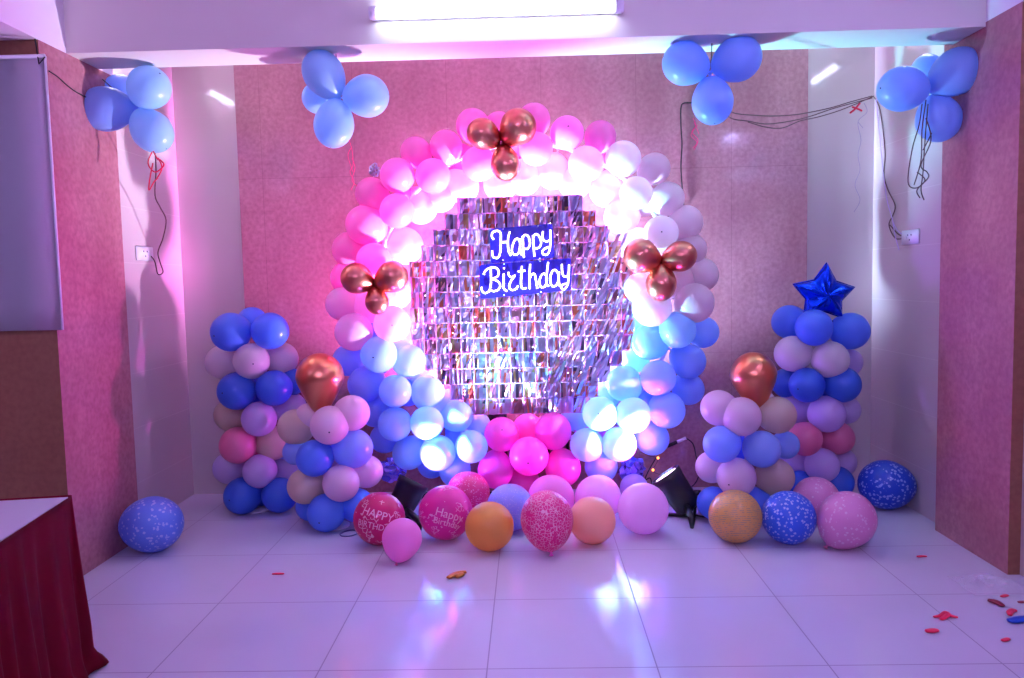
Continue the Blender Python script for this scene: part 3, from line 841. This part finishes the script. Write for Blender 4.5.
# ------------------------------------------------------------------ grey screen, left
def screen():
    Y = NL-.03
    tr = at(47.5, 56, Y); br = at(60, 330, Y)
    x1 = (tr.x+br.x)/2; z1 = tr.z; z0 = br.z
    x0 = -3.5
    t = empty('projection_screen', (x1-.7, Y, z0), 'pale grey hanging screen on the left pier above the table', 'screen')
    bm = bmesh.new(); n = 24; rows = 10; g = {}
    for i in range(n+1):
        for j in range(rows+1):
            u = i/n; v = j/rows
            g[i, j] = bm.verts.new((x0+(x1-x0)*u-t.location.x, .004*math.sin(u*17)*(1-v*.5), (z1-z0)*v))
    for i in range(n):
        for j in range(rows): bm.faces.new((g[i, j], g[i+1, j], g[i+1, j+1], g[i, j+1]))
    r = bmesh.ops.solidify(bm, geom=bm.faces[:], thickness=.004)
    mesh_obj('sheet', bm, M_screen, t)
    bm = bmesh.new(); tube(bm, [(x1-t.location.x, 0, 0), (x1-t.location.x, 0, z1-z0)], .006, 6); mesh_obj('side_hem', bm, M_whitep, t)
    bm = bmesh.new(); tube(bm, [(x0-t.location.x, 0, z1-z0), (x1-t.location.x, 0, z1-z0)], .01, 8); mesh_obj('top_rail', bm, M_whitep, t)
    bm = bmesh.new()
    p = [at(35, 39, Y)-t.location, at(39, 64, Y-.008)-t.location, at(45, 57, Y-.005)-t.location]
    tube(bm, p, .003, 6); mesh_obj('hanging_string', bm, M_wire, t)
screen()

# ------------------------------------------------------------------ table with maroon skirt
def table():
    H = .66
    c = atz(68, 497, H)                      # far right corner
    e = atz(0, 541, H)
    ang = math.atan2(e.y-c.y, e.x-c.x)       # direction of the right edge (towards the viewer)
    d = Vector((math.cos(ang), math.sin(ang), 0)); s = Vector((d.y, -d.x, 0))
    if s.x > 0: s = -s
    L, W = 1.5, .8
    t = empty('banquet_table', (c.x, c.y, 0), 'white-topped table with a gathered maroon cloth skirt', 'table')
    def P(a, b, z): return d*a+s*b+Vector((0, 0, z))
    bm = bmesh.new(); q = [P(0, 0, 0), P(L, 0, 0), P(L, W, 0), P(0, W, 0)]
    v1 = [bm.verts.new(p+Vector((0, 0, H))) for p in q]; v2 = [bm.verts.new(p+Vector((0, 0, H-.03))) for p in q]
    bm.faces.new(v1); bm.faces.new(list(reversed(v2)))
    for i in range(4): bm.faces.new((v1[i], v2[i], v2[(i+1) % 4], v1[(i+1) % 4]))
    bmesh.ops.recalc_face_normals(bm, faces=bm.faces)
    mesh_obj('tabletop', bm, M_cloth, t, False)
    # skirt along far, right and near sides
    path = []
    n1 = 60; n2 = 130
    for i in range(n1): path.append((0, W-W*i/n1, Vector((-d.x, -d.y, 0))))
    for k in range(9):
        w = k/8; nn = (-d*(1-w) - s*w)
        path.append((0, 0, nn.normalized()))
    for i in range(1, n2+1): path.append((L*i/n2, 0, -s))
    bm = bmesh.new(); rows = 26; prev = None
    acc = 0
    for i, (a, b, nrm) in enumerate(path):
        acc += .013
        col = []
        for j in range(rows+1):
            v = j/rows                                  # 0 top .. 1 floor
            flare = .012 + .035*v**1.5
            fold = (math.sin(acc*52+1.3*math.sin(acc*9)) * .016 + math.sin(acc*23+2)*.014)*(v**.8)
            sag = .012*math.sin(v*9+acc*4)*max(0, v-.72)*3
            p = P(a, b, 0)+nrm*(flare+fold+sag)
            z = H+.004 - (H+.004-.006)*v
            if v > .9: p += nrm*(.018*(v-.9)*10*(1+math.sin(acc*17)))
            col.append(bm.verts.new((p.x, p.y, z+ (.012*math.sin(acc*31)*max(0, v-.9)*6 + (.03*(v-.9)*10*abs(math.sin(acc*7)) if v > .9 and v < 1 else 0)))))
        if prev:
            for j in range(rows): bm.faces.new((prev[j], col[j], col[j+1], prev[j+1]))
        prev = col
    bmesh.ops.solidify(bm, geom=bm.faces[:], thickness=.003)
    for v in bm.verts: v.co.z = max(v.co.z, .003)
    mesh_obj('cloth_skirt', bm, M_maroon, t)
    for (a, b) in ((.06, .06), (L-.06, .06), (.06, W-.06), (L-.06, W-.06)):
        bm = bmesh.new(); tube(bm, [P(a, b, 0), P(a, b, H-.03)], .018, 10); mesh_obj('leg', bm, M_black, t)
table()

# ------------------------------------------------------------------ stage lights
def stage_light(label, lens_c, tail_c, r0, r1, foot, lm, beams, side):
    mid = (lens_c+tail_c)/2
    t = empty('stage_light', (mid.x, mid.y, 0), label, 'stage light')
    o0 = t.location
    ax = (lens_c-tail_c).normalized()
    q = ax.to_track_quat('Z', 'Y').to_matrix()
    L = (lens_c-tail_c).length
    bm = bmesh.new()
    lathe(bm, [(0, -L*.5), (r1*.72, -L*.5), (r1, -L*.42), (r1*1.04, -L*.2), (r0*.96, L*.3), (r0, L*.32), (r0*1.04, L*.5), (r0*.95, L*.5), (r0*.93, L*.42), (0, L*.42)], 24)
    for v in bm.verts: v.co = q @ v.co + (mid-o0)
    mesh_obj('housing', bm, M_black, t)
    bm = bmesh.new(); lathe(bm, [(0, L*.425), (r0*.9, L*.425), (r0*.9, L*.45), (0, L*.47)], 24)
    for v in bm.verts: v.co = q @ v.co + (mid-o0)
    mesh_obj('lens', bm, lm, t)
    # yoke: U bar around the housing, standing on the floor
    w = Vector((-ax.y, ax.x, 0)).normalized() if abs(ax.z) < .99 else Vector((1, 0, 0))
    w = Vector((.96, -.28*side, 0)).normalized()
    bm = bmesh.new()
    rr = r0*1.12
    for s in (-1, 1):
        tube(bm, [mid-o0+w*s*rr, Vector((w.x*s*rr*.95, w.y*s*rr*.95, .012))], .011, 6)
    tube(bm, [Vector((-w.x*rr, -w.y*rr, .012)), Vector((w.x*rr, w.y*rr, .012))], .011, 6)
    mesh_obj('yoke', bm, M_black, t)
    for s in (-1, 1):
        bm = bmesh.new(); tube(bm, [mid-o0+w*s*rr*.9, mid-o0+w*s*(rr+.03)], .017, 10); mesh_obj('knob', bm, M_black, t)
    bm = bmesh.new()
    f = foot-o0; f.z = .01
    tube(bm, [mid-o0-ax*L*.3, f+Vector((0, 0, .05)), f], .02, 8, [1, 1, .5]); mesh_obj('foot', bm, M_black, t)
    for (target, col, en, spread, blend) in beams:
        ld = bpy.data.lights.new('stage_beam', 'SPOT'); ld.energy = en; ld.color = col; ld.spot_size = math.radians(spread); ld.spot_blend = blend; ld.shadow_soft_size = .045
        lo = bpy.data.objects.new('stage_beam', ld); COL.objects.link(lo)
        lo.location = lens_c+ax*.03
        lo.rotation_mode = 'QUATERNION'; lo.rotation_quaternion = (lo.location-target).normalized().to_track_quat('Z', 'Y')
    return t
LR = stage_light('black stage light with a glowing pink lens right of the floor balloons', at(665, 474, -.62), at(690, 509, -.66),   .092, .078, atz(692, 530, 0), M_lens,
                 [(at(425, 235, -.25), (.72, .90, 1.0), 290, 66, 1), (at(300, 150, -.3), (1.0, .08, .95), 70, 120, 1)], 1)
LL = stage_light('black stage light between the crimson and magenta printed balloons', at(414, 481, -.60), at(398, 512, -.66),   .092, .078, atz(420, 532, 0), M_lens2,
                 [(at(600, 215, -.25), (.24, .98, 1.0), 400, 62, 1), (at(760, 100, -.3), (.34, .10, 1.0), 52, 130, 1)], -1)
stage_light('added black stage light, unseen behind the foil panel on its left, aimed up', at(492, 396, -.13), at(498, 424, -.12), .062, .05, atz(498, 492, 0), M_lens,  # added unseen lamp, makes the pink glow on the left inner ring
            [(at(400, 230, -.2), (1.0, .30, .95), 230, 130, .8), (at(420, 60, -.1), (1.0, .10, .85), 90, 150, .6)], 1)
stage_light('added black stage light, unseen behind the foil panel on its right, aimed up', at(560, 396, -.13), at(554, 424, -.12), .062, .05, atz(554, 492, 0), M_lens2,  # added out of sight for the cool glow on the right inner ring
            [(at(645, 220, -.2), (.50, .80, 1.0), 260, 130, .8), (at(640, 60, -.1), (.4, .2, 1.0), 70, 150, .6)], -1)
wire('power_cable', 'looped black cable on the floor behind the right stage light', 'cable', [[(690, 512), (705, 500), (714, 513), (706, 517), (692, 514), (688, 510), (700, 506), (712, 514)]], .006, M_wire, lambda x, y: atz(x, y, .02) if y > 505 else at(x, y, -.6))
wire('power_cable', 'black cable running up beside the short right column to a plug strip', 'cable', [[(686, 438), (693, 444), (696, 456), (699, 472), (696, 482), (690, 488)]], .004, M_wire, lambda x, y: at(x, y, -.03))
wire('power_cable', 'black cable behind the right stage light near the warm fairy lights', 'cable', [[(662, 448), (656, 458), (648, 472), (645, 480), (650, 478), (652, 484)]], .0045, M_wire, lambda x, y: at(x, y, -.03))
wire('power_cable', 'thin grey loop of cable on the floor by the crimson balloon', 'cable', [[(340, 534), (346, 531), (354, 530), (358, 533), (350, 536), (342, 536), (340, 534)]], .004, mat('grey_cable', (90, 80, 130), .5), lambda x, y: atz(x, y, .006))
def plug_strip():
    c = at(677, 442, -.035)
    t = empty('plug_strip', c, 'small white and black cable joiner on the back wall', 'plug')
    bm = bmesh.new(); d = (at(686, 438, -.035)-c)
    tube(bm, [Vector((0, 0, 0)), d], .011, 8); mesh_obj('socket_end', bm, M_whitep, t)
    bm = bmesh.new(); tube(bm, [-d*1.1, Vector((0, 0, 0))], .013, 8); mesh_obj('plug_end', bm, M_black, t)
plug_strip()
# fairy lights
t = empty('fairy_lights', at(657, 462, -.04), 'short string of warm orange fairy lights low on the wall behind the arch', 'fairy lights')
bm = bmesh.new(); tube(bm, spline([at(x, y, -.04)-t.location for x, y in ((640, 452), (650, 456), (658, 458), (655, 466), (652, 471), (664, 476))], 5), .0018, 5); mesh_obj('string', bm, M_wire, t)
for x, y in ((658, 458), (653, 470), (645, 452), (448, 482)):
    if x == 448: continue
    bm = bmesh.new(); bmesh.ops.create_icosphere(bm, subdivisions=2, radius=.008)
    for v in bm.verts: v.co += at(x, y, -.045)-t.location
    mesh_obj('bulb', bm, M_bulb, t)

def crumple(label, c, rx, rz, m, n=9, dy=.04, name='foil_tuft'):
    bm = bmesh.new(); bmesh.ops.create_icosphere(bm, subdivisions=3, radius=1)
    for v in bm.verts:
        k = 1+random.uniform(-.28, .28)
        v.co = Vector((v.co.x*rx*k, v.co.y*dy*k, v.co.z*rz*k))
    o = mesh_obj(name, bm, m, None, False); o.location = c
    lay = o.data.attributes.new('flap', 'FLOAT', 'FACE')
    for i in range(len(o.data.polygons)): lay.data[i].value = random.random()*.6
    tag(o, label, 'foil'); return o
crumple('crumpled purple foil tuft under the right side of the arch', at(632, 469, -.2), .075, .085, M_pfoil)
crumple('crumpled purple foil tuft under the left side of the arch', at(391, 470, -.2), .09, .07, M_pfoil)
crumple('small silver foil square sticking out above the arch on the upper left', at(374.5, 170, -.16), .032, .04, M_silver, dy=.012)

# ------------------------------------------------------------------ scraps on the floor
def scrap(label, pts, m, th=.006, w=.012, name='balloon_scrap', cat='scrap'):
    bm = bmesh.new()
    for ln in pts:
        q = [atz(x, y, .008) for x, y in ln]
        n = len(q); tp = [.55+.6*math.sin(PI*(i+.6)/(n+.4)) for i in range(n)]
        ms = spline(q, 4); tp = [.5+.6*math.sin(PI*(i+1)/(len(ms)+1)) for i in range(len(ms))]
        tube(bm, ms, w, 8, tp)
    for v in bm.verts: v.co.z = max(.0015, .0015+(v.co.z-.008+w)*.45)
    o = mesh_obj(name, bm, m); tag(o, label, cat); return o
M_sred = mat('scrap_red', (226, 40, 80), .4); M_sdk = mat('scrap_dark_red', (130, 12, 50), .4); M_sgold = mat('scrap_gold', (186, 118, 40), .35, .3); M_sblue = mat('scrap_blue', (30, 84, 200), .4)
scrap('burst golden brown balloon scrap on the floor before the yellow balloon', [[(448, 578), (454, 575), (460, 573), (466, 572)], [(456, 577), (463, 574)]], M_sgold, w=.018)
scrap('thin red scrap alone on the left part of the floor', [[(272, 573.3), (278, 573), (284, 573)]], M_sred, w=.008)
scrap('pink forked balloon scrap on the right part of the floor', [[(934, 616.5), (941, 615), (946, 612), (950, 615), (958, 617)], [(941, 619), (946, 616), (949, 613)]], M_sred, w=.011)
scrap('red oval balloon scrap left of the pink forked scrap', [[(926, 631), (932, 630.5), (938, 630)]], M_sred, w=.014)
scrap('dark red burst balloon nearest the clear plastic bag', [[(988, 600), (994, 601.5), (998, 603), (1003, 606)]], M_sdk, w=.016)
scrap('flat blue uninflated balloon at the right edge of the floor', [[(1008, 621), (1014, 621), (1019, 620), (1026, 619), (1034, 618)]], M_sblue, w=.02)
scrap('curled red scrap just above the blue uninflated balloon', [[(1010, 615), (1010, 612), (1013, 610), (1016, 611)]], M_sred, w=.013)
scrap('tiny red scrap below the blue uninflated balloon', [[(1002, 640), (1006, 639), (1009, 638)]], M_sred, w=.01)
scrap('small pink scrap lying right of the clear plastic bag', [[(1001, 596), (1005, 595), (1008, 594.5)]], M_sred, w=.009)
scrap('small purple scrap at the right edge of the floor', [[(1018, 601.5), (1022, 601.3), (1026, 601)]], M_sdk, w=.009)
scrap('small red scrap on the floor before the right side wall', [[(917, 556), (922, 555.5), (927, 555.7)]], M_sred, w=.008)
m = mat('clear_plastic', (235, 230, 245), .15); m.node_tree.nodes['Principled BSDF'].inputs['Alpha'].default_value = .22
bm = bmesh.new(); c = atz(990, 586, 0); g = {}
for i in range(15):
    for j in range(11):
        u, v = i/14*2-1, j/10*2-1
        k = max(0, 1-u*u)*max(0, 1-v*v)
        g[i, j] = bm.verts.new((u*.13+random.uniform(-.006, .006), v*.11+random.uniform(-.006, .006), .003+k*.03*(1+random.uniform(-.8, .8))))
for i in range(14):
    for j in range(10): bm.faces.new((g[i, j], g[i+1, j], g[i+1, j+1], g[i, j+1]))
o = mesh_obj('plastic_bag', bm, m, None, False); o.location = c; tag(o, 'crumpled clear plastic bag on the floor beside the right pier', 'bag')

# ------------------------------------------------------------------ world and colour
w = bpy.data.worlds.new('world'); SC.world = w; w.use_nodes = True
w.node_tree.nodes['Background'].inputs[0].default_value = lin((170, 150, 230)); w.node_tree.nodes['Background'].inputs[1].default_value = .3
SC.view_settings.view_transform = 'Standard'
SC.view_settings.look = 'None'
SC.view_settings.gamma = 1
SC.view_settings.use_curve_mapping = False
SC.view_settings.exposure = 1.6
SC.cycles.use_denoising = True
SC.cycles.sample_clamp_indirect = 6
